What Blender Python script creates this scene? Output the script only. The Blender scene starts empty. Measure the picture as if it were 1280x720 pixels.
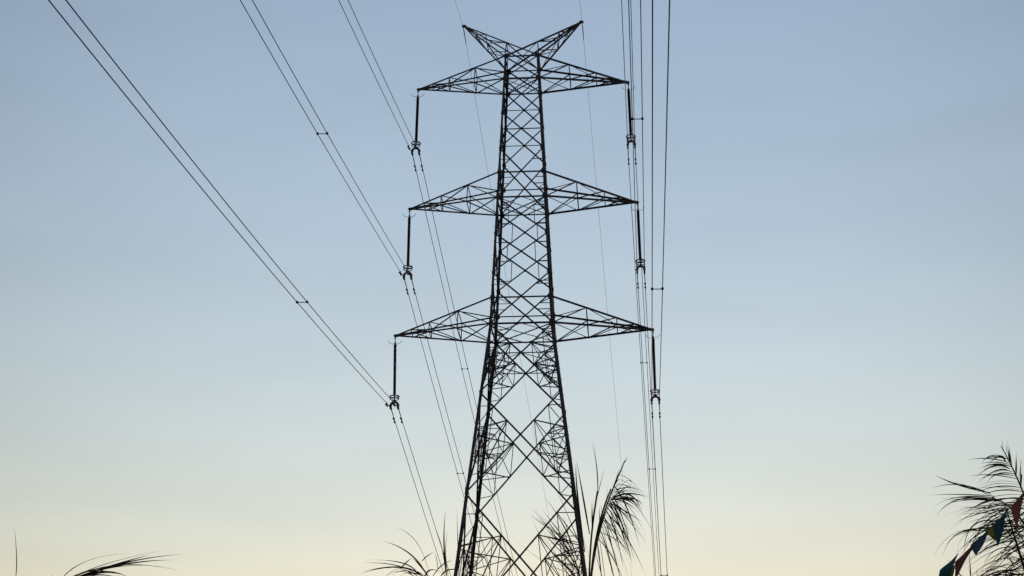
import bpy, math, random
from mathutils import Vector, Matrix
random.seed(7)
R = math.radians
SC = bpy.context.scene
COL = SC.collection

# ------------------------------------------------------------------ camera
CAM_Z, PITCH, FPX = 1.6, 0.34847, 2148.3          # focal length in pixels of a 1280 wide frame
cam_d = bpy.data.cameras.new('camera'); cam = bpy.data.objects.new('camera', cam_d); COL.objects.link(cam)
cam_d.sensor_width = 36; cam_d.lens = FPX / 1280 * 36
cam_d.clip_start = .1; cam_d.clip_end = 6000
cam.location = (0, 0, CAM_Z); cam.rotation_euler = (math.pi/2 + PITCH, 0, 0)
SC.camera = cam
# ------------------------------------------------------------------ sky and sun
GLOW_AZ = 0.5
SUN_EL, SUN_AZ = .3, 3.6                          # degrees, setting behind the pylon; azimuth clockwise from the viewing direction
w = bpy.data.worlds.new('World'); SC.world = w; w.use_nodes = True
nt = w.node_tree; bg = nt.nodes['Background']
sky = nt.nodes.new('ShaderNodeTexSky'); sky.sky_type = 'NISHITA'; sky.sun_disc = False
sky.sun_elevation = R(SUN_EL); sky.sun_rotation = R(SUN_AZ)
sky.altitude = 953; sky.air_density = 2.127; sky.dust_density = .18; sky.ozone_density = 2.578
bw = nt.nodes.new('ShaderNodeRGBToBW'); nt.links.new(sky.outputs[0], bw.inputs[0])          # dusk haze greys the sky a little
mx = nt.nodes.new('ShaderNodeMix'); mx.data_type = 'RGBA'; mx.inputs[0].default_value = .30
nt.links.new(sky.outputs[0], mx.inputs[6]); nt.links.new(bw.outputs[0], mx.inputs[7])
tcw = nt.nodes.new('ShaderNodeTexCoord'); mpw = nt.nodes.new('ShaderNodeMapping'); mpw.inputs['Scale'].default_value = (3, 3, 14)   # faint uneven haze streaks
nzw = nt.nodes.new('ShaderNodeTexNoise'); nzw.inputs['Scale'].default_value = 1.6; nzw.inputs['Detail'].default_value = 4
mrw = nt.nodes.new('ShaderNodeMapRange'); mrw.inputs['From Min'].default_value = .3; mrw.inputs['From Max'].default_value = .7
mrw.inputs['To Min'].default_value = .965; mrw.inputs['To Max'].default_value = 1.035
nt.links.new(tcw.outputs['Generated'], mpw.inputs[0]); nt.links.new(mpw.outputs[0], nzw.inputs['Vector']); nt.links.new(nzw.outputs[0], mrw.inputs[0])
tnt = nt.nodes.new('ShaderNodeVectorMath'); tnt.operation = 'MULTIPLY'; tnt.inputs[1].default_value = (.972, 1.0, 1.012)
nt.links.new(mx.outputs[2], tnt.inputs[0])
scw = nt.nodes.new('ShaderNodeVectorMath'); scw.operation = 'SCALE'
flat = nt.nodes.new('ShaderNodeVectorMath'); flat.operation = 'MULTIPLY'; flat.inputs[1].default_value = (1, 1, 0)      # twilight glow: brighter towards the sun's azimuth
nrm = nt.nodes.new('ShaderNodeVectorMath'); nrm.operation = 'NORMALIZE'
dt = nt.nodes.new('ShaderNodeVectorMath'); dt.operation = 'DOT_PRODUCT'; dt.inputs[1].default_value = (math.sin(R(GLOW_AZ)), math.cos(R(GLOW_AZ)), 0)
glow = nt.nodes.new('ShaderNodeMapRange'); glow.interpolation_type = 'SMOOTHSTEP'; glow.inputs['From Min'].default_value = .90; glow.inputs['From Max'].default_value = 1.0
glow.inputs['To Min'].default_value = .80; glow.inputs['To Max'].default_value = 1.06
nt.links.new(tcw.outputs['Generated'], flat.inputs[0]); nt.links.new(flat.outputs[0], nrm.inputs[0]); nt.links.new(nrm.outputs[0], dt.inputs[0])
nt.links.new(dt.outputs['Value'], glow.inputs[0])
mul = nt.nodes.new('ShaderNodeMath'); mul.operation = 'MULTIPLY'; nt.links.new(mrw.outputs[0], mul.inputs[0]); nt.links.new(glow.outputs[0], mul.inputs[1])
nt.links.new(tnt.outputs[0], scw.inputs[0]); nt.links.new(mul.outputs[0], scw.inputs['Scale']); nt.links.new(scw.outputs[0], bg.inputs[0])
bg.inputs[1].default_value = .1
sd = bpy.data.lights.new('sun', 'SUN'); sun = bpy.data.objects.new('sun', sd); COL.objects.link(sun)
sd.energy = .02; sd.angle = R(.6); sd.color = (1, .86, .68)
sdir = Vector((math.sin(R(SUN_AZ))*math.cos(R(SUN_EL)), math.cos(R(SUN_AZ))*math.cos(R(SUN_EL)), math.sin(R(SUN_EL))))
sun.rotation_euler = sdir.to_track_quat('Z', 'Y').to_euler(); sun.location = sdir*200
SC.view_settings.view_transform = 'Standard'; SC.view_settings.look = 'None'
SC.view_settings.exposure = 3.52; SC.view_settings.gamma = 1; SC.view_settings.use_curve_mapping = False
SC.cycles.use_denoising = False

# ------------------------------------------------------------------ helpers
def mat(name, col, rough=.6, metal=0.0, var=.25, scale=6.0, col2=None, bump=0.0, trans=0.0):
    m = bpy.data.materials.new(name); m.use_nodes = True
    t = m.node_tree; b = t.nodes['Principled BSDF']
    tc = t.nodes.new('ShaderNodeTexCoord')
    n = t.nodes.new('ShaderNodeTexNoise'); n.inputs['Scale'].default_value = scale; n.inputs['Detail'].default_value = 5
    r = t.nodes.new('ShaderNodeValToRGB')
    c2 = col2 or tuple(c*(1-var) for c in col)
    r.color_ramp.elements[0].position = .35; r.color_ramp.elements[0].color = (*c2, 1)
    r.color_ramp.elements[1].position = .65; r.color_ramp.elements[1].color = (*col, 1)
    t.links.new(tc.outputs['Object'], n.inputs['Vector']); t.links.new(n.outputs[0], r.inputs[0])
    t.links.new(r.outputs[0], b.inputs['Base Color'])
    b.inputs['Roughness'].default_value = rough; b.inputs['Metallic'].default_value = metal
    if bump:
        bp = t.nodes.new('ShaderNodeBump'); bp.inputs['Strength'].default_value = bump
        t.links.new(n.outputs[0], bp.inputs['Height']); t.links.new(bp.outputs[0], b.inputs['Normal'])
    if trans:
        tr = t.nodes.new('ShaderNodeBsdfTranslucent'); mx = t.nodes.new('ShaderNodeMixShader'); mx.inputs[0].default_value = trans
        t.links.new(r.outputs[0], tr.inputs[0]); t.links.new(b.outputs[0], mx.inputs[1]); t.links.new(tr.outputs[0], mx.inputs[2])
        t.links.new(mx.outputs[0], t.nodes['Material Output'].inputs[0])
    return m
M = dict(
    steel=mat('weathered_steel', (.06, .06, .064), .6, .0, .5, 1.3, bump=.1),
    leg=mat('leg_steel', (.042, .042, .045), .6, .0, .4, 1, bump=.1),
    rubber=mat('silicone_rubber', (.045, .032, .03), .55, 0, .2, 8),
    fitting=mat('forged_fittings', (.06, .06, .065), .5, .3, .3, 20),
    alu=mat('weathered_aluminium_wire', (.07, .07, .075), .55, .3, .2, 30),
    concrete=mat('concrete', (.32, .31, .29), .9, 0, .3, 4, bump=.3),
    bark=mat('palm_bark', (.10, .085, .07), .9, 0, .5, 12, bump=.6),
    leaf=mat('palm_leaf', (.075, .075, .035), .6, 0, .4, 3, trans=.22),
    dry=mat('dry_palm_leaf', (.12, .095, .06), .8, 0, .45, 3, trans=.22),
    rachis=mat('palm_rachis', (.085, .07, .04), .6, 0, .3, 6),
    cord=mat('cord', (.25, .24, .22), .8),
    teal=mat('teal_cloth', (.06, .24, .30), .85, 0, .3, 14, bump=.2, trans=.55),
    blue=mat('blue_cloth', (.11, .24, .36), .85, 0, .3, 14, bump=.2, trans=.55),
    pink=mat('pink_cloth', (.50, .25, .23), .85, 0, .3, 14, bump=.2, trans=.55),
    mauve=mat('mauve_cloth', (.50, .30, .32), .85, 0, .3, 14, bump=.2, trans=.55),
    yellow=mat('yellow_cloth', (.56, .48, .12), .85, 0, .3, 14, bump=.2, trans=.55),
    ground=mat('dry_grass_ground', (.10, .095, .045), .95, 0, .5, .6, col2=(.045, .06, .022), bump=.5),
)

class MB:
    def __init__(s): s.v = []; s.f = []; s.k = 0
    def add(s, vs, fs):
        o = len(s.v); s.v += [tuple(v) for v in vs]; s.f += [tuple(i+o for i in f) for f in fs]
    def prism(s, p, q, u, v, poly):                # poly in (u, v) swept from p to q
        n = len(poly)
        vs = [p + u*a + v*b for a, b in poly] + [q + u*a + v*b for a, b in poly]
        fs = [(i, (i+1) % n, n+(i+1) % n, n+i) for i in range(n)] + [tuple(range(n))[::-1], tuple(range(n, 2*n))]
        s.add(vs, fs)
    def angle(s, p, q, wd, nrm, t=None):           # rolled steel angle lying in the face whose outward normal is nrm
        p = Vector(p); q = Vector(q); d = (q-p)
        if d.length < 1e-4: return
        d.normalize(); nrm = Vector(nrm)
        u = nrm.cross(d)
        if u.length < 1e-3: u = Vector((1, 0, .3)).cross(d)
        u.normalize(); v = d.cross(u); v.normalize()
        t = t or max(.006, wd*.1)
        s.k += 1; off = -((s.k % 5)*.0034) - .004
        h = wd/2
        poly = [(-h, off), (h, off), (h, off-t), (-h+t, off-t), (-h+t, off-wd*.9), (-h, off-wd*.9)]
        s.prism(p, q, u, v, poly)
    def plate(s, c, u, v, a, b, t, off=0):         # thin chamfered plate
        c = Vector(c); u = Vector(u).normalized(); v = Vector(v); v = (v-u*v.dot(u)).normalized(); n = u.cross(v)
        poly = [(-a, -b*.5), (-a*.5, -b), (a*.5, -b), (a, -b*.5), (a, b*.5), (a*.5, b), (-a*.5, b), (-a, b*.5)]
        s.prism(c+n*(off-t/2), c+n*(off+t/2), u, v, poly)
    def tube(s, pts, r, n=8, caps=True):
        pts = [Vector(p) for p in pts]; m = len(pts)
        rr = r if isinstance(r, (list, tuple)) else [r]*m
        prev = None; vs = []
        for i, p in enumerate(pts):
            d = (pts[min(i+1, m-1)]-pts[max(i-1, 0)]).normalized()
            if prev is None:
                u = d.cross(Vector((0, 0, 1)))
                if u.length < .05: u = d.cross(Vector((1, 0, 0)))
            else: u = prev - d*prev.dot(d)
            u.normalize(); prev = u; v = d.cross(u)
            for k in range(n):
                a = 2*math.pi*k/n; vs.append(p+(u*math.cos(a)+v*math.sin(a))*rr[i])
        fs = [(i*n+k, i*n+(k+1) % n, (i+1)*n+(k+1) % n, (i+1)*n+k) for i in range(m-1) for k in range(n)]
        if caps: fs += [tuple(range(n))[::-1], tuple(range((m-1)*n, m*n))]
        s.add(vs, fs)
    def ring(s, c, Rr, r, ax=Vector((0, 0, 1)), n=28, k=8, sx=1.0):
        vs = []; fs = []
        for i in range(n):
            a = 2*math.pi*i/n
            for j in range(k):
                b = 2*math.pi*j/k
                x = (Rr+r*math.cos(b))*math.cos(a)*sx; y = (Rr+r*math.cos(b))*math.sin(a); z = r*math.sin(b)
                vs.append(Vector(c)+Vector((x, y, z)))
        for i in range(n):
            for j in range(k):
                fs.append((i*k+j, ((i+1) % n)*k+j, ((i+1) % n)*k+(j+1) % k, i*k+(j+1) % k))
        s.add(vs, fs)
    def lathe(s, prof, c=(0, 0, 0), n=14):
        vs = []; fs = []
        for (r, z) in prof:
            for k in range(n):
                a = 2*math.pi*k/n; vs.append((c[0]+r*math.cos(a), c[1]+r*math.sin(a), c[2]+z))
        m = len(prof)
        fs = [(i*n+k, i*n+(k+1) % n, (i+1)*n+(k+1) % n, (i+1)*n+k) for i in range(m-1) for k in range(n)]
        fs += [tuple(range(n))[::-1], tuple(range((m-1)*n, m*n))]
        s.add(vs, fs)
    def box(s, lo, hi):
        (a, b, c), (d, e, f) = lo, hi
        s.add([(a, b, c), (d, b, c), (d, e, c), (a, e, c), (a, b, f), (d, b, f), (d, e, f), (a, e, f)],
              [(3, 2, 1, 0), (4, 5, 6, 7), (0, 1, 5, 4), (1, 2, 6, 5), (2, 3, 7, 6), (3, 0, 4, 7)])
    def blade(s, p0, c, p1, wd, side, n=9, fold=.35, base=.5):   # tapered, folded leaflet along a quadratic curve
        p0, c, p1 = Vector(p0), Vector(c), Vector(p1); vs = []
        for i in range(n+1):
            t = i/n
            p = p0*(1-t)**2 + c*2*t*(1-t) + p1*t*t
            d = ((c-p0)*(1-t) + (p1-c)*t).normalized()
            sd_ = (side - d*side.dot(d)).normalized(); up = d.cross(sd_)
            ww = wd*.5*(base + (1-base)*min(1, t*4))*(1 if t < .4 else max(.06, 1-((t-.4)/.6)**1.4))
            vs += [p-sd_*ww, p-up*ww*fold, p+sd_*ww, p+up*(ww*.12+.0004)]
        fs = []
        for i in range(n):
            o = i*4
            for j in range(4): fs.append((o+j, o+(j+1) % 4, o+4+(j+1) % 4, o+4+j))
        fs += [(3, 2, 1, 0), (n*4, n*4+1, n*4+2, n*4+3)]
        s.add(vs, fs)
    def build(s, name, m, parent=None, smooth=False):
        me = bpy.data.meshes.new(name); me.from_pydata(s.v, [], s.f); me.materials.append(m)
        if smooth:
            for p in me.polygons: p.use_smooth = True
        me.update()
        o = bpy.data.objects.new(name, me); COL.objects.link(o)
        if parent: o.parent = parent
        return o
def tag(o, label=None, cat=None, group=None, kind=None):
    for k, v in (('label', label), ('category', cat), ('group', group), ('kind', kind)):
        if v: o[k] = v
    return o
def empty(name, loc, rz=0):
    o = bpy.data.objects.new(name, None); COL.objects.link(o); o.location = loc; o.rotation_euler = (0, 0, rz)
    o.empty_display_size = .3
    return o
def copy_tree(o, parent=None):
    c = o.copy(); COL.objects.link(c); c.parent = parent
    for ch in o.children: copy_tree(ch, c)
    return c
FWD = Vector((0, math.cos(PITCH), math.sin(PITCH))); UP = Vector((0, -math.sin(PITCH), math.cos(PITCH))); RT = Vector((1, 0, 0))
CAMP = Vector((0, 0, CAM_Z))
def at(px, py, D):                                  # world point seen at photo pixel (px, py), D metres in front
    return CAMP + D*(FWD + RT*((px-640)/FPX) + UP*((360-py)/FPX))

# ------------------------------------------------------------------ ground
TOWER_S = 1.3
TX, TD, TH = .4396*TOWER_S, 63.1566*TOWER_S, -.0747
def ground_z(x, y):
    t = min(1, max(0, (y-105)/190)); t = t*t*(3-2*t)
    far = -30*t
    return far + .15*math.sin(x*.05)*math.cos(y*.043)*min(1, math.hypot(x-TX, y-TD)/40)
g = MB(); N = 90
def spread(i): t = (i/N-.5)*2; return math.copysign(abs(t)**2.6*3500 + abs(t)*60, t)
xs = [spread(i) for i in range(N+1)]; ys = [spread(i)+80 for i in range(N+1)]
g.add([(x, y, ground_z(x, y)) for y in ys for x in xs],
      [(j*(N+1)+i, j*(N+1)+i+1, (j+1)*(N+1)+i+1, (j+1)*(N+1)+i) for j in range(N) for i in range(N)])
tag(g.build('ground', M['ground'], smooth=True), kind='structure')

# ------------------------------------------------------------------ the pylon
S = TOWER_S
Z3B, Z3T, Z2B, Z2T, Z1B, Z1T = 21.103, 22.175, 26.429, 27.513, 31.724, 32.760
W3, SL, SL2 = 1.2175, -.0452, .1155
ARM = {1: (4.299, Z1B, Z1T), 2: (4.545, Z2B, Z2T), 3: (5.0, Z3B, Z3T)}
XP, ZP = 2.467, 34.60
ZG = -CAM_Z/S
tower = empty('lattice_pylon', (TX, TD, 0), TH)
tag(tower, 'tall dark steel lattice transmission tower with three crossarm tiers and V-shaped top', 'pylon')
TM = Matrix.Translation((TX, TD, 0)) @ Matrix.Rotation(TH, 4, 'Z')
def L(x, y, z): return Vector((x*S, y*S, z*S+CAM_Z))            # fitted units to tower metres
def W(x, y, z): return TM @ L(x, y, z)
def hw(z): return W3+SL*(z-Z3B) if z >= Z3B else W3+SL2*(Z3B-z)
FN = [Vector((0, -1, 0)), Vector((1, 0, 0)), Vector((0, 1, 0)), Vector((-1, 0, 0))]
def fp(f, a, z):                                                 # a point of face f, a in -1..1 between its legs
    h = hw(z)
    return [L(a*h, -h, z), L(h, a*h, z), L(-a*h, h, z), L(-h, -a*h, z)][f]
# legs
for sx, sy in ((-1, -1), (1, -1), (1, 1), (-1, 1)):
    b = MB(); u = Vector((-sx, 0, 0)); v = Vector((0, -sy, 0))
    for (z0, z1, wd) in ((ZG+.12, 8.75, .185), (8.75, 14.34, .165), (14.34, Z3B, .15), (Z3B, Z2B, .125), (Z2B, Z1T+.03, .11)):
        p = L(sx*hw(z0), sy*hw(z0), z0); q = L(sx*hw(z1-1e-6 if z1 == Z3B else z1), sy*hw(z1-1e-6 if z1 == Z3B else z1), z1); t = wd*.11
        poly = [(0, 0), (wd, 0), (wd, t), (t, t), (t, wd), (0, wd)]
        d = (q-p).normalized()
        if sx*sy < 0: poly = poly[::-1]
        b.prism(p, q, u, v, poly)
        # splice plates over the joints
        if z0 > 0:
            b.plate(p+u*wd*.5-v*.006, (0, 0, 1), u, .35, wd*.5, .01); b.plate(p+v*wd*.5-u*.006, (0, 0, 1), v, .35, wd*.5, .01)
    # gusset plates where bracing meets the leg
    for zz in (Z1T, Z1B, 30.2, 28.58, Z2T, Z2B, 24.87, 23.22, Z3T, Z3B, 18.30, 14.34, 8.75):
        p = L(sx*hw(zz), sy*hw(zz), zz); e = .12 if zz in (Z1T, Z1B, Z2B, Z3B, Z2T, Z3T) else .085
        b.plate(p+u*.09-v*.0145, (0, 0, 1), u, e*1.15, e, .012); b.plate(p+v*.09-u*.0145, (0, 0, 1), v, e*1.15, e, .012)
    if (sx, sy) in ((-1, -1), (1, 1)):               # step bolts
        z = 1.0
        while z < Z1T-.4:
            h = hw(z); p = L(sx*h, sy*h, z)
            dd = Vector((sx, 0, 0)) if int(z/.31) % 2 else Vector((0, sy, 0))
            b.tube([p-dd*.03+Vector((-sx*.05*(dd.y != 0), -sy*.05*(dd.x != 0), 0)), p+dd*.07+Vector((-sx*.05*(dd.y != 0), -sy*.05*(dd.x != 0), 0))], .009, 5)
            z += .31
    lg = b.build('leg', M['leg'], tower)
    f = MB(); p = L(sx*hw(ZG), sy*hw(ZG), ZG)
    f.lathe([(.55, -.6), (.55, .12), (.42, .17), (.42, .32), (.36, .36)], (p.x, p.y, 0), 20)
    f.build('concrete_footing', M['concrete'], tower)

# body bracing, one lattice panel per face and bay
def lerp(a, b, t): return a+(b-a)*t
def panel(f, zt, zb, wd, style, hor):
    n = FN[f]; b = MB(); b.k = f
    TL, TR, BL, BR = fp(f, -1, zt), fp(f, 1, zt), fp(f, -1, zb), fp(f, 1, zb)
    ht, hb = hw(zt), hw(zb); tc = ht/(ht+hb)
    C = lerp(TL, BR, tc); zc = zt+(zb-zt)*tc
    b.angle(TL, BR, wd, n); b.angle(TR, BL, wd, n)
    b.plate(C+n*.012, (0, 0, 1), n.cross(Vector((0, 0, 1))), wd*.9, wd*.9, .008)
    struts = []
    if hor == 'cross': struts.append((fp(f, -1, zc), fp(f, 1, zc), .045))
    if hor == 'top': struts.append((TL, TR, .07))
    r = .038
    for sgn, T, B_ in ((-1, TL, BL), (1, TR, BR)):
        q1 = lerp(T, C, .5); q2 = lerp(B_, C, .5)
        z1 = (q1.z-CAM_Z)/S; z2 = (q2.z-CAM_Z)/S
        l1, l2, lm = fp(f, sgn, z1), fp(f, sgn, z2), fp(f, sgn, zc)
        if style == 'V':
            b.angle(q1, q2, r, n); b.angle(q1, l1, r, n); b.angle(q2, l2, r, n)
        if style == 'H':
            q3 = lerp(T, C, .72); q4 = lerp(B_, C, .3); z4 = (q4.z-CAM_Z)/S; l4 = fp(f, sgn, z4)
            b.angle(q1, l1, r, n); b.angle(q2, l2, r, n); b.angle(q4, l4, r, n); b.angle(l2, q4, r, n)
            if zt < 24.5: b.angle(q1, l4*.0+fp(f, sgn, z1+(zt-z1)*.5), r, n)
        if style == 'R':
            H = zt-zb
            e1, e2 = lerp(T, C, .33), lerp(T, C, .67); g1, g2 = lerp(B_, C, .36), lerp(B_, C, .68)
            m1, m2, m3, m4 = fp(f, sgn, lerp(zt, zc, .33)), fp(f, sgn, lerp(zt, zc, .85)), fp(f, sgn, lerp(zb, zc, .62)), fp(f, sgn, lerp(zb, zc, .3))
            rw = .045
            x1 = lerp(lm, C, .45)
            b.angle(e2, m2, rw, n); b.angle(e1, m1, r, n); b.angle(e1, m2, r, n)
            b.angle(e2, x1, r, n); b.angle(g2, x1, r, n); b.angle(x1, m2, rw, n); b.angle(g2, m3, rw, n); b.angle(x1, m3, r, n)
            b.angle(g1, m3, r, n); b.angle(g1, m4, r, n); b.angle(e2, g2, r, n)
            b.angle(e1, g1, r, n); b.angle(lm, x1, r, n); b.angle(lerp(e1, g1, .5), m2, r, n); b.angle(lerp(e1, g1, .5), m3, r, n)
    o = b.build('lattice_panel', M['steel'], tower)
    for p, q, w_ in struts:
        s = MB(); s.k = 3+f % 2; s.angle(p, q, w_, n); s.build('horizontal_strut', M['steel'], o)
bays = [(Z1T, Z1B, .062, '', 'top'), (Z1B, 30.2, .066, '', 'both'), (30.2, 28.58, .066, '', 'cross'), (28.58, Z2B, .07, 'H', ''),
        (Z2B, 24.87, .07, 'V', 'top'), (24.87, 23.22, .07, 'V', ''), (23.22, Z3B, .074, 'H', ''),
        (Z3B, 18.30, .08, 'R', 'both'), (18.30, 14.34, .08, 'R', ''), (14.34, 8.75, .085, 'R', ''), (8.75, 3.6, .08, 'R', ''), (3.6, ZG+.35, .08, 'R', '')]
for f in range(4):
    for zt, zb, wd, st, hor in bays:
        if hor == 'both':
            panel(f, zt, zb, wd, st, 'cross')
        else: panel(f, zt, zb, wd, st, hor)
    for zz, wd in ((Z1B, .08), (Z2T, .065), (Z3T, .065), (Z3B, .08)):
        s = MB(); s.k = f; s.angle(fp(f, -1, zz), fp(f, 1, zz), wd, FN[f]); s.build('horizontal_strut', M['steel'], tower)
# plan bracing (diaphragms) and hip bracing
def diaphragm(z, cross=True, diamond=True, wd=.048):
    b = MB(); c = [fp(f, -1, z) for f in range(4)]; m = [fp(f, 0, z) for f in range(4)]; n = Vector((0, 0, 1))
    if cross: b.angle(c[0], c[2], wd, n); b.angle(c[1], c[3], wd, n)
    if diamond:
        for i in range(4): b.angle(m[i], m[(i+1) % 4], wd*.9, n)
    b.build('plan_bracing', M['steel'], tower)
for z in (Z1B, Z2B, Z3B): diaphragm(z)
zc0 = Z3B+(18.30-Z3B)*hw(Z3B)/(hw(Z3B)+hw(18.30)); diaphragm(zc0, False)
for zt, zb in ((Z3B, 18.30), (18.30, 14.34), (14.34, 8.75), (8.75, 3.6)):
    tc = hw(zt)/(hw(zt)+hw(zb))
    for f in range(4):
        b = MB(); g_ = (f+1) % 4
        for k in (.67,):
            a1 = lerp(fp(f, 1, zt), lerp(fp(f, -1, zt), fp(f, 1, zb), tc), k); a2 = lerp(fp(g_, -1, zt), lerp(fp(g_, 1, zt), fp(g_, -1, zb), tc), k)
            b.angle(a1, a2, .05, (0, 0, 1))
            a3 = lerp(fp(f, 1, zb), lerp(fp(f, 1, zt), fp(f, -1, zb), tc), k); a4 = lerp(fp(g_, -1, zb), lerp(fp(g_, -1, zt), fp(g_, 1, zb), tc), k)
            b.angle(a3, a4, .05, (0, 0, 1)); b.angle(a1, lerp(a3, a4, .5), .045, (0, 0, 1)); b.angle(a2, lerp(a3, a4, .5), .045, (0, 0, 1))
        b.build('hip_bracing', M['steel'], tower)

# crossarms and earth-wire peaks: four chords to a tip, laced on every side
def laced(name, roots, tip, stations, cw, bw, nrm, inner=None):
    # roots: top front, top back, bottom front, bottom back
    b = MB(); ch = [lambda t, r=r: lerp(r, tip, t) for r in roots]
    TF, TB, BF, BB = ch
    n_up = Vector((0, 0, 1)); n_f = Vector((0, -1, 0)); n_b = Vector((0, 1, 0))
    st = [0]+list(stations)
    for i, t in enumerate(st):
        if t > 0:
            b.angle(TF(t), BF(t), bw, n_f); b.angle(TB(t), BB(t), bw, n_b)
            if t < .8: b.angle(BF(t), BB(t), bw, n_up); b.angle(TF(t), TB(t), bw, n_up)
        if i+1 < len(st):
            s = st[i+1]
            b.angle(BF(t), TF(s), bw, n_f); b.angle(BB(t), TB(s), bw, n_b)
            if i % 2 == 0:
                b.angle(BF(t), BB(s), bw, n_up); b.angle(TB(t), TF(s), bw, n_up)
                if i == 0: b.angle(BB(t), BF(s), bw, n_up)
            else: b.angle(BB(t), BF(s), bw, n_up); b.angle(TF(t), TB(s), bw, n_up)
    dx = (tip-roots[0]).normalized()
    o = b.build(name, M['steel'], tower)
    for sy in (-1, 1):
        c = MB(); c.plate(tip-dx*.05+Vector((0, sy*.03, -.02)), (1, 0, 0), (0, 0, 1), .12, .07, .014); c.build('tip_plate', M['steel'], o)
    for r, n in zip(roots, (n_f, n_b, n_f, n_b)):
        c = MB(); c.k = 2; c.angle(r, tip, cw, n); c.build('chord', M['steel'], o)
    return o
for k, (Wx, zb, zt) in ARM.items():
    for sx in (-1, 1):
        ht, hb = hw(zt), hw(zb)
        laced('crossarm', [L(sx*ht, -ht, zt), L(sx*ht, ht, zt), L(sx*hb, -hb, zb), L(sx*hb, hb, zb)], L(sx*Wx, 0, zb), (.34, .64, .83), .085, .048, None)
ht = hw(Z1T)
for sx in (-1, 1):
    laced('earth_wire_peak', [L(-sx*ht, -ht, Z1T), L(-sx*ht, ht, Z1T), L(sx*ht, -ht, Z1T), L(sx*ht, ht, Z1T)], L(sx*XP, 0, ZP), (.42, .70), .075, .046, None)

# ------------------------------------------------------------------ insulators, wires, spacers, dampers
AZN, AZF, BH = .0788, .0965, .142
PH = {1: (2.847, .1524, .00055, .2532, .00075), 2: (2.925, .1283, .00045, .2301, .00062), 3: (2.898, .1220, .00048, .2345, .00063)}
DX = {(-1, 1): -.05, (-1, 2): -.02, (-1, 3): .035, (1, 1): .06, (1, 2): .055, (1, 3): .02}
TIER = {1: 'top', 2: 'middle', 3: 'lowest'}; SIDE = {-1: 'left', 1: 'right'}
def wire_pt(sx, ph, wi, s):
    dr, mn, kn, mf, kf = PH[ph]
    base = W(sx*ARM[ph][0]+DX[(sx, ph)]+(BH if wi else -BH), 0, ARM[ph][1]-dr)
    az = AZF if s >= 0 else AZN; m, k = (mf, kf) if s >= 0 else (mn, kn); a = abs(s)
    return base + Vector((math.sin(az), math.cos(az), 0))*s*S + Vector((0, 0, (-m*a+k*a*a)*S))
def samples(lo, hi):
    out = []; s = lo
    while s < hi-1e-6:
        out.append(s); s += .25 if abs(s) < 3 else 1.5 if abs(s) < 60 else 6
    return out+[hi]
DROP = 2.9*S
def insulator():
    r = empty('insulator_string', (0, 0, 0))
    b = MB(); b.tube([(0, 0, .02), (0, 0, -.34)], .022, 8); b.ring((0, 0, -.10), .045, .014); b.lathe([(.03, -.42), (.045, -.40), (.045, -.34), (.025, -.30)], n=10)
    b.build('shackle', M['fitting'], r, True)
    b = MB()                                          # arcing horns at the top: a thin bar with upturned tips
    for sg in (-1, 1):
        b.tube([(0, 0, -.40), (sg*.14, -.02, -.42), (sg*.24, -.05, -.40), (sg*.32, -.08, -.32), (sg*.35, -.09, -.27)], .011, 6)
        b.tube([(0, 0, -.40), (sg*.05, .14, -.41), (sg*.07, .26, -.36)], .011, 6)
    b.build('arcing_horn', M['fitting'], r, True)
    b = MB(); prof = [(.028, -3.10), (.03, -.42)]
    prof = [(.03, -3.12)]; z = -3.08; k = 0
    while z < -.46:
        rr = .082 if k % 2 == 0 else .066
        prof += [(.03, z), (rr, z+.006), (rr, z+.012), (.032, z+.026)]; z += .034; k += 1
    prof += [(.03, -.42)]
    b.lathe(prof, n=14); b.build('shed_rod', M['rubber'], r)
    b = MB(); b.ring((0, 0, -3.20), .235, .03, n=32, sx=1.0); b.ring((0, 0, -3.33), .215, .024, n=32)
    for a in range(4):
        c, s = math.cos(a*math.pi/2+.5), math.sin(a*math.pi/2+.5)
        b.tube([(.02*c, .02*s, -3.13), (.13*c, .13*s, -3.15), (.235*c, .235*s, -3.20), (.215*c, .215*s, -3.33)], .014, 6)
    b.build('grading_ring', M['fitting'], r, True)
    b = MB(); b.tube([(0, 0, -3.1), (0, 0, -3.48)], .03, 8); b.build('socket_link', M['fitting'], r, True)
    b = MB(); h = BH*S
    poly = [(-h-.06, -3.64), (-h+.03, -3.66), (-.06, -3.55), (.06, -3.55), (h-.03, -3.66), (h+.06, -3.64), (h+.02, -3.53), (.07, -3.42), (-.07, -3.42), (-h-.02, -3.53)]
    b.prism(Vector((0, -.012, 0)), Vector((0, .012, 0)), Vector((1, 0, 0)), Vector((0, 0, 1)), poly); b.build('yoke_plate', M['fitting'], r)
    for sg in (-1, 1):
        c = MB(); x = sg*h
        c.prism(Vector((x-.045, 0, 0)), Vector((x+.045, 0, 0)), Vector((0, 1, 0)), Vector((0, 0, 1)),
                [(-.20, -DROP-.01), (-.16, -DROP-.065), (.16, -DROP-.075), (.20, -DROP-.03), (.09, -DROP+.07), (.045, -3.60), (-.045, -3.60), (-.09, -DROP+.07)])
        c.lathe([(.03, -3.72), (.07, -3.70), (.075, -3.64), (.03, -3.60)], (x, 0, 0), 10)
        c.build('suspension_clamp', M['fitting'], r)
    return r
proto = insulator(); first = True
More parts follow.
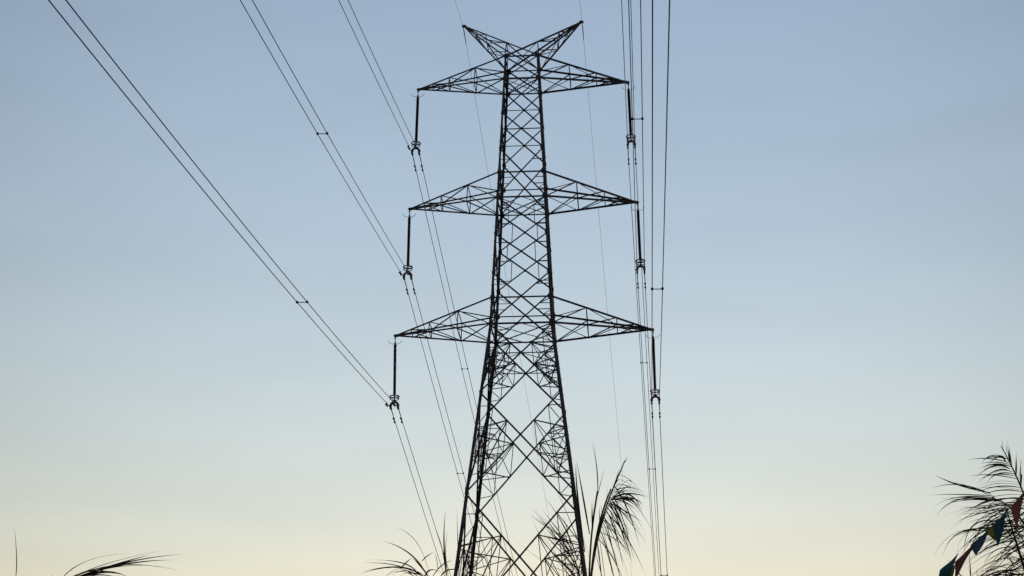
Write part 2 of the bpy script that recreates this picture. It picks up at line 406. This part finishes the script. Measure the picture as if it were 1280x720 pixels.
for ph in (1, 2, 3):
    for sx in (-1, 1):
        o = proto if first else copy_tree(proto); first = False
        tip = W(sx*ARM[ph][0], 0, ARM[ph][1]); o.location = tip - Vector((0, 0, .03))
        dr = PH[ph][0]*S
        o.rotation_euler = (0, math.atan2(-DX[(sx, ph)]*S, dr), TH); o.scale = (1, 1, (dr-.03)/DROP)
        tag(o, f'dark long-rod insulator with grading ring under the {TIER[ph]} {SIDE[sx]} crossarm tip', 'insulator', 'insulator strings under the crossarms')
for ph in (1, 2, 3):
    for sx in (-1, 1):
        for wi in (0, 1):
            b = MB(); b.tube([wire_pt(sx, ph, wi, s) for s in samples(-140, 300)], .0165, 6)
            b.tube([wire_pt(sx, ph, wi, s) for s in (-.75, -.5, -.25, -.06, .06, .25, .5, .75)], [.018, .024, .024, .026, .026, .024, .024, .018], 7)
            o = b.build('conductor_wire', M['alu'], smooth=True)
            tag(o, f'{"right" if wi else "left"} wire of the pair clamped under the {TIER[ph]} {SIDE[sx]} crossarm', 'power line', 'paired conductor wires')
# earth wires
EW = {-1: (.162, .0005, .262, .0006), 1: (.162, .0005, .262, .0006)}
for sx in (-1, 1):
    tip = W(sx*XP, 0, ZP) + Vector((0, 0, -.1))
    def ep(s):
        mn, kn, mf, kf = EW[sx]; az = AZF if s >= 0 else AZN; m, k = (mf, kf) if s >= 0 else (mn, kn); a = abs(s)
        return tip + Vector((math.sin(az), math.cos(az), 0))*s*S + Vector((0, 0, (-m*a+k*a*a)*S))
    b = MB(); b.tube([ep(s) for s in samples(-140, 300)], .0075, 6)
    o = b.build('earth_wire', M['alu'], smooth=True)
    tag(o, f'thin single shield wire running over the {SIDE[sx]} tip of the V-shaped top', 'power line', 'thin shield wires')
    c = MB(); c.tube([ep(s) for s in (0, .3, .6, 1.0)], [.02, .026, .024, .018], 7); c.tube([tip+Vector((0, 0, .1)), tip+Vector((0, 0, -.02))], .03, 8)
    c.plate(tip, (0, 1, 0), (0, 0, 1), .07, .05, .04)
    o2 = c.build('wire_grip', M['fitting']); tag(o2, f'dark wire clamp holding the shield wire at the {SIDE[sx]} peak tip', 'wire clamp', 'shield wire clamps')
# dampers
dsrc = None
for ph in (1, 2, 3):
    for sx in (-1, 1):
        for wi in (0, 1):
            for sd_ in (-1, 1):
                s0 = -1.06 if sd_ < 0 else .86
                p = wire_pt(sx, ph, wi, s0); d = (wire_pt(sx, ph, wi, s0+.05)-wire_pt(sx, ph, wi, s0-.05)).normalized()
                if dsrc is None:
                    o = empty('vibration_damper', (0, 0, 0)); dsrc = o
                    c = MB(); c.box((-.03, -.03, -.10), (.03, .03, .03)); c.build('wire_clamp', M['fitting'], o)
                    c = MB(); c.tube([(0, -.2, -.10), (0, -.1, -.085), (0, .1, -.085), (0, .2, -.10)], .008, 6); c.build('messenger_cable', M['fitting'], o)
                    for e in (-1, 1):
                        c = MB(); c.tube([(0, e*.12, -.09), (0, e*.14, -.095), (0, e*.24, -.11), (0, e*.26, -.115)], [.03, .047, .047, .03], 10); c.build('weight', M['fitting'], o, True)
                else: o = copy_tree(dsrc)
                o.location = p; o.rotation_euler = (math.asin(d.z), 0, -math.atan2(d.x, d.y))
                tag(o, f'small damper on the {"right" if wi else "left"} wire {"beyond" if sd_ > 0 else "on this side of"} the {TIER[ph]} {SIDE[sx]} insulator', 'damper', 'vibration dampers near the insulators')
# spacers between the two wires of a pair
ssrc = None
for (sx, ph, s0, wh) in ((-1, 3, -17.9, 'near'), (-1, 2, -18.0, 'near'), (1, 2, -18.4, 'near'), (1, 3, -18.4, 'near'),
                         (-1, 1, 16.6, 'far'), (-1, 2, 17.0, 'far'), (1, 1, 16.4, 'far'), (1, 2, 16.9, 'far'), (1, 3, 16.15, 'far')):
    p, q = wire_pt(sx, ph, 0, s0), wire_pt(sx, ph, 1, s0); ln = (q-p).length
    if ssrc is None:
        o = empty('wire_spacer', (0, 0, 0)); ssrc = o; h = BH*S
        c = MB(); c.tube([(-h, 0, 0), (-h*.6, 0, -.012), (h*.6, 0, -.012), (h, 0, 0)], .017, 8); c.build('spacer_bar', M['fitting'], o, True)
        for e in (-1, 1):
            c = MB(); c.lathe([(.02, -.05), (.045, -.04), (.05, 0), (.045, .04), (.02, .05)], (e*h, 0, 0), 10); c.build('end_clamp', M['fitting'], o)
    else: o = copy_tree(ssrc)
    d = q-p; o.location = (p+q)/2; o.rotation_euler = (0, -math.atan2(d.z, math.hypot(d.x, d.y)), math.atan2(d.y, d.x))
    tag(o, f'short spacer bar between the {TIER[ph]} {SIDE[sx]} wire pair on the {"near side of" if wh == "near" else "far side beyond"} the pylon', 'wire spacer', 'spacers between paired wires')

# ------------------------------------------------------------------ palms
def rnd(a, b): return random.uniform(a, b)
def bez(pts, t):
    pts = [p.copy() for p in pts]
    while len(pts) > 1: pts = [lerp(pts[i], pts[i+1], t) for i in range(len(pts)-1)]
    return pts[0]
def leaf_px(mb, D, a, m, e, wd, dd=None):
    # leaflet through photo positions a (root), m (middle), e (tip); its tip leans away or towards by dd metres
    dd = rnd(-.35, .35) if dd is None else dd
    p0, pm, p1 = at(a[0], a[1], D), at(m[0], m[1], D+dd*.45), at(e[0], e[1], D+dd)
    c = pm*2 - (p0+p1)*.5
    mb.blade(p0, c, p1, wd, (RT*rnd(.2, 1)+UP*rnd(-1, 1)+FWD*rnd(-1, 1)))
def frond(palm, D, pts, sides, m='leaf', r0=.016, extra=(), dz=None, name='frond', taper=.22):
    """pts: photo positions with a depth offset; sides: (n, t0, t1, angle0, angle1, len0, len1, droop, jitter, width)"""
    ctl = [at(p[0], p[1], D+(p[2] if len(p) > 2 else 0)) for p in pts]
    K = 16; rc = [bez(ctl, i/K) for i in range(K+1)]
    mb = MB()
    for (n, t0, t1, a0, a1, l0, l1, dr, jit, wd) in sides:
        for i in range(n):
            u = (i+rnd(.1, .9))/n; t = lerp(t0, t1, u); p = bez(ctl, t)
            a = R(lerp(a0, a1, u)+rnd(-jit, jit)); ln = lerp(l0, l1, u)*rnd(.75, 1.15)*D/FPX
            d = RT*math.cos(a)+UP*math.sin(a)+FWD*rnd(-.45, .45); d.normalize()
            e = p+d*ln-Vector((0, 0, 1))*ln*dr*rnd(.6, 1.3); c = p+d*ln*.55+Vector((0, 0, 1))*ln*dr*.12
            if random.random() < .07: e = c+(e-c)*.5-Vector((0, 0, 1))*ln*.3   # a bent one
            mb.blade(p, c, e, wd*rnd(.7, 1.15), RT*rnd(-1, 1)+UP*rnd(-1, 1)+FWD*rnd(.2, 1))
    for ex in extra: leaf_px(mb, D, *ex)
    o = mb.build(name, M[m], palm)
    if r0:
        rb = MB(); rb.tube(rc, [lerp(r0, r0*taper, i/K) for i in range(K+1)], 7); rb.build('rachis', M['rachis'], o, True)
    return o
def palm(name, base_px, D, label, h_r=.11):
    p = at(base_px[0], base_px[1], D); gz = ground_z(p.x, p.y)
    r = empty(name, (p.x, p.y, gz)); tag(r, label, 'palm', 'palms along the bottom of the view')
    b = MB(); H = p.z-gz; n = 26; pts = []; rr = []
    for i in range(n*2+1):
        t = i/(n*2); pts.append(Vector((p.x+.12*math.sin(t*2.2)-.12*math.sin(2.2), p.y, gz-.1+(H+.1)*t))); rr.append((h_r*1.5 if t < .04 else h_r*(1.12-.35*t))*(1.06 if i % 2 else .96))
    b.tube(pts, rr, 14); o = b.build('trunk', M['bark'], r, True)
    return r, p
def finish(r):                                       # parts were modelled in world space: hang them under the palm's base
    bpy.context.view_layer.update()
    for c in r.children: c.matrix_parent_inverse = Matrix.Translation(-r.location)
def skirt(r, p, D, n, m='leaf'):                     # the rest of the crown, arching out below the picture
    for i in range(n):
        a = 2*math.pi*(i+.3)/n; d = Vector((math.cos(a), math.sin(a), 0)); ln = rnd(1.3, 1.7)
        ctl = [p, p+d*ln*.35+Vector((0, 0, .05)), p+d*ln*.75-Vector((0, 0, .25)), p+d*ln-Vector((0, 0, .9))]
        mb = MB(); K = 12; rc = [bez(ctl, j/K) for j in range(K+1)]
        for j in range(26):
            t = .18+.8*j/26; q = bez(ctl, t); tg = (bez(ctl, min(1, t+.02))-bez(ctl, t-.02)).normalized(); sd_ = tg.cross(Vector((0, 0, 1))).normalized()
            for sg in (-1, 1):
                l = .42*math.sin(math.pi*min(.95, .25+t*.7))*rnd(.8, 1.1); dd = sd_*sg*.85+tg*.5
                mb.blade(q, q+dd*l*.5+Vector((0, 0, .02)), q+dd*l-Vector((0, 0, l*.35)), .022, tg)
        o = mb.build('frond', M[m], r); rb = MB(); rb.tube(rc, [lerp(.016, .004, j/K) for j in range(K+1)], 7); rb.build('rachis', M['rachis'], o, True)

# palm beside the right leg of the pylon
D = 15.0
pm, pp = palm('palm_tree', (738, 800), D, 'ragged palm with drooping dry fronds beside the right leg of the pylon')
frond(pm, D, [(738, 790), (733, 720), (746, 650), (765, 615, -.2), (781, 576, -.3)],
      [(19, .42, .82, -70, -46, 80, 64, .5, 16, .0115), (8, .66, .9, 35, -25, 40, 38, .5, 16, .011), (6, .76, .98, 75, 58, 26, 20, .05, 8, .009), (5, .5, .8, 95, 70, 36, 28, 0, 8, .009)], 'dry', .0115, taper=.4)
frond(pm, D-.2, [(738, 790), (735, 720), (744, 655), (764, 611)], [(7, .5, .95, -72, -40, 70, 56, .5, 20, .010), (7, .6, 1, -20, -60, 50, 60, .5, 18, .009)], 'dry', .012, taper=.6)
frond(pm, D, [(738, 800), (733, 700), (741, 650), (747, 614)], [(4, .3, .9, 105, 80, 46, 40, 0, 8, .009)], 'dry', .0085, taper=.95,
      extra=[((747, 618), (746, 585), (740, 551), .012, .1)])
b_ = [((765, 622), (782, 613), (790, 615), .014), ((765, 622), (782, 602), (790, 605), .012), ((765, 624), (785, 617), (811, 622), .016), ((764, 624), (788, 619), (803, 642), .017),
      ((764, 625), (786, 622), (800, 640), .014), ((764, 625), (783, 625), (797, 636), .012), ((765, 625), (791, 623), (804, 634), .015), ((766, 626), (784, 648), (808, 679), .014), ((762, 628), (783, 640), (802, 652), .011),
      ((765, 622), (784, 614), (812, 620), .012), ((764, 623), (780, 611), (789, 606), .011), ((766, 628), (778, 650), (796, 673), .011), ((763, 625), (788, 625), (801, 638), .013),
      ((764, 624), (784, 629), (799, 643), .010), ((766, 621), (790, 617), (802, 630), .011), ((762, 630), (776, 660), (787, 694), .010), ((758, 638), (770, 668), (779, 712), .010), ((755, 646), (772, 672), (790, 700), .009),
      ((764, 630), (774, 646), (780, 668), .011), ((760, 634), (768, 655), (771, 684), .010), ((768, 612), (774, 604), (780, 600), .010), ((770, 616), (776, 610), (779, 618), .010)]
frond(pm, D-.3, [(735, 790), (736, 700), (752, 650), (765, 622)], [(6, .85, 1, -20, -55, 40, 46, .5, 15, .010)], 'dry', .010, extra=b_)
frond(pm, D-.4, [(738, 800), (732, 740), (722, 700), (706, 672, -.3)], [(24, .2, 1, 116, 138, 95, 50, .0, 11, .010), (9, .2, .9, 75, 110, 60, 50, .05, 20, .009)], 'dry', .011,
      extra=[((722, 708), (690, 665), (664, 635), .011), ((720, 712), (688, 688), (665, 649), .013), ((722, 700), (706, 660), (681, 621), .012), ((712, 716), (680, 702), (645, 676), .012),
             ((731, 690), (722, 620), (720, 578), .015), ((737, 668), (729, 622), (721, 577), .017), ((728, 690), (708, 640), (692, 606), .012), ((718, 716), (690, 690), (672, 668), .011)])
skirt(pm, at(738, 812, D), D, 7, 'dry'); finish(pm)

# palm left of the pylon
D = 16.0
pl, pp = palm('palm_tree', (540, 800), D, 'palm with long arching leaf tips in front of the left pylon leg')
lf = [((537, 722), (523, 681), (496, 659), .014), ((535, 722), (512, 692), (477, 676), .014), ((522, 716), (500, 703), (458, 700), .013), ((518, 716), (492, 706), (455, 703.5), .013),
      ((532, 720), (495, 709), (449, 718), .013), ((530, 722), (500, 709), (452, 715), .016), ((500, 711), (508, 703), (515, 697), .012), ((535, 720), (526, 708), (515, 697), .015), ((547, 712), (546, 700), (543, 689), .013), ((527, 702), (534, 695), (543, 690), .010),
      ((559, 724), (555, 680), (557, 637), .015), ((557, 720), (553, 688), (545, 662), .010), ((540, 722), (553, 706), (566, 701), .014), ((573, 705), (572, 670), (571, 636), .010),
      ((518, 722), (500, 711), (480, 722), .018), ((520, 722), (498, 714), (478, 724), .018), ((524, 722), (505, 713), (488, 722), .017), ((530, 724), (540, 712), (560, 722), .02), ((550, 722), (562, 712), (580, 716), .016), ((561, 724), (557, 690), (560, 662), .009), ((535, 724), (515, 716), (497, 722), .017), ((575, 724), (585, 710), (592, 700), .012)]
frond(pl, D, [(540, 795), (540, 765), (535, 735), (520, 722)], [(12, .55, 1, 150, 185, 60, 45, .3, 14, .013)], 'dry', .02, extra=lf)
frond(pl, D-.2, [(545, 795), (555, 765), (562, 740), (575, 725)], [(8, .5, 1, 100, 40, 34, 26, .2, 25, .010)], 'dry', .016)
skirt(pl, at(540, 830, D), D, 7); finish(pl)

# palm at the far left, only its leaf tips show
D = 14.0
pf, pp = palm('palm_tree', (60, 810), D, 'palm at the bottom left with only dark arching leaf tips showing')
lf = [((78, 722), (112, 700), (163, 692), .013), ((92, 721), (140, 702.6), (204, 688), .014), ((96, 721), (150, 704), (186, 694), .014), ((98, 721), (165, 701.5), (228, 693), .015), ((95, 722), (155, 705.5), (216, 700), .015),
      ((92, 722), (150, 706), (223, 713), .018), ((96, 722), (150, 708), (205, 709), .014), ((84, 724), (110, 714), (140, 707), .02), ((88, 724), (118, 713), (150, 720), .018), ((95, 724), (130, 715), (160, 721), .02), ((62, 726), (64, 722), (65, 718), .01),
      ((18.5, 728), (20.8, 700), (17.6, 656), .012, .05)]
frond(pf, D, [(60, 800), (66, 770), (78, 740), (92, 722)], [(8, .6, 1, 40, 12, 40, 50, .3, 8, .013)], 'dry', .02, extra=lf)
skirt(pf, at(60, 835, D), D, 7); finish(pf)

# palm at the lower right
D = 13.0
pr, pp = palm('palm_tree', (1318, 800), D, 'leafy feathered palm behind the bunting at the lower right')
frond(pr, D, [(1316, 795), (1312, 690), (1282, 612), (1251, 557)],
      [(20, .60, .92, 176, 164, 70, 46, .26, 2.5, .0115), (14, .40, .62, 186, 174, 84, 70, .32, 6, .0105), (9, .72, .97, 88, 96, 36, 16, 0, 5, .012), (10, .5, .75, 55, 84, 60, 42, 0, 6, .013)], 'leaf', .015,
      extra=[((1257, 577), (1247, 571), (1229, 588), .018), ((1262, 586), (1240, 583), (1215, 602), .014), ((1264, 590), (1246, 588), (1222, 604), .013)])
frond(pr, D-.5, [(1318, 800), (1306, 690), (1282, 634), (1240, 622, -.3)],
      [(20, .4, 1, 190, 178, 88, 66, .08, 9, .0105), (13, .4, 1, 152, 172, 74, 62, .14, 8, .010), (15, .4, 1, 212, 192, 70, 50, .28, 10, .0095)], 'leaf', .015,
      extra=[((1238, 616), (1198, 606), (1169, 594), .013), ((1240, 618), (1200, 606), (1165, 610), .013), ((1243, 620), (1198, 618), (1162, 619), .015), ((1243, 622), (1195, 622), (1167, 634.5), .013), ((1245, 626), (1200, 624), (1171, 644), .013), ((1243, 622), (1205, 606), (1180, 604), .012)])
frond(pr, D-.2, [(1320, 800), (1296, 760), (1276, 700), (1259, 640)],
      [(32, .22, 1, 168, 196, 98, 64, .38, 11, .0105), (28, .2, .97, 20, -40, 64, 45, .22, 18, .010), (10, .55, 1, 145, 115, 40, 30, .1, 14, .009)], 'leaf', .022,
      extra=[((1255, 664), (1200, 664), (1168, 694), .012), ((1258, 672), (1205, 664), (1179, 693), .012), ((1262, 668), (1230, 640), (1188, 662), .012),
             ((1240, 650), (1212, 662), (1206, 700), .011), ((1248, 640), (1222, 668), (1200, 716), .011), ((1236, 640), (1206, 668), (1196, 690), .010)])
frond(pr, D+.3, [(1320, 800), (1316, 770), (1300, 735), (1268, 712)],
      [(30, .25, 1, 140, 175, 98, 66, .42, 12, .0105), (12, .4, 1, 95, 130, 50, 40, .1, 10, .011)], 'leaf', .016)
frond(pr, D+.5, [(1320, 800), (1326, 700), (1316, 650), (1290, 612)], [(18, .3, 1, 190, 205, 95, 66, .25, 8, .012), (12, .4, 1, 240, 215, 60, 60, .2, 8, .011)], 'leaf', .015)
frond(pr, D+.2, [(1320, 800), (1270, 775), (1230, 745), (1205, 728)], [(14, .3, 1, 60, 110, 60, 40, .15, 16, .011), (8, .4, 1, 20, 45, 60, 50, .2, 10, .011)], 'leaf', .014)
skirt(pr, at(1318, 840, D), D, 7); finish(pr)

# ------------------------------------------------------------------ bunting
D = 11.6
cord_px = [(1330, 560), (1280, 616), (1259, 639), (1238, 660), (1216, 684), (1197, 700), (1176, 720), (1140, 760)]
cp = [at(x, y, D+.25*i/7) for i, (x, y) in enumerate(cord_px)]
bt = empty('bunting_string', cp[0]); tag(bt, 'string of small triangular cloth pennants hanging across the lower right palm', 'bunting')
b = MB(); b.tube(cp, .0035, 6); b.build('cord', M['cord'], bt, True)
def pennant(m, pts, dep, label):
    a, c, t = [at(p[0], p[1], D+.08+d) for p, d in zip(pts, dep)]
    n = (c-a).cross(t-a).normalized(); K = 8; top = []; idx = {}
    for sgn in (1, -1):
        for i in range(K+1):
            v = i/K
            for j in range(K-i+1):
                u = j/K; p = a+(c-a)*u+(t-a)*v
                p = p+n*(.014*math.sin(v*6+u*7+dep[1]*40)*(.3+v)+.02*v*u-.02*v*v+sgn*.0006); idx[(sgn, i, j)] = len(top); top.append(p)
    fs = []
    for sgn in (1, -1):
        for i in range(K):
            for j in range(K-i):
                f = [idx[(sgn, i, j)], idx[(sgn, i, j+1)], idx[(sgn, i+1, j)]]; fs.append(tuple(f if sgn > 0 else f[::-1]))
                if j < K-i-1:
                    f = [idx[(sgn, i, j+1)], idx[(sgn, i+1, j+1)], idx[(sgn, i+1, j)]]; fs.append(tuple(f if sgn > 0 else f[::-1]))
    mb = MB(); mb.add(top, fs); o = mb.build('pennant', M[m], bt, True); o['label'] = label
pennant('pink', [(1281, 613), (1263, 634), (1271, 663)], (0, .03, .02), 'pink pennant at the right edge')
pennant('teal', [(1260, 636), (1241, 657), (1247, 683)], (0, .03, -.03), 'large teal pennant')
pennant('yellow', [(1246, 652), (1231, 664), (1244, 677)], (.05, .08, .05), 'yellow pennant behind the teal one')
pennant('blue', [(1238, 659), (1213, 682), (1220, 695)], (0, .05, -.02), 'blue pennant')
pennant('mauve', [(1221, 677), (1194, 702), (1193, 728)], (0, .05, .1), 'faded pink pennant')
pennant('teal', [(1199, 691), (1175, 713), (1172, 748)], (0, .04, -.06), 'dark teal pennant, lowest in view')
pennant('yellow', [(1196, 703), (1184, 713), (1183, 735)], (.02, .05, -.02), 'yellow pennant behind the lowest one')
finish(bt)
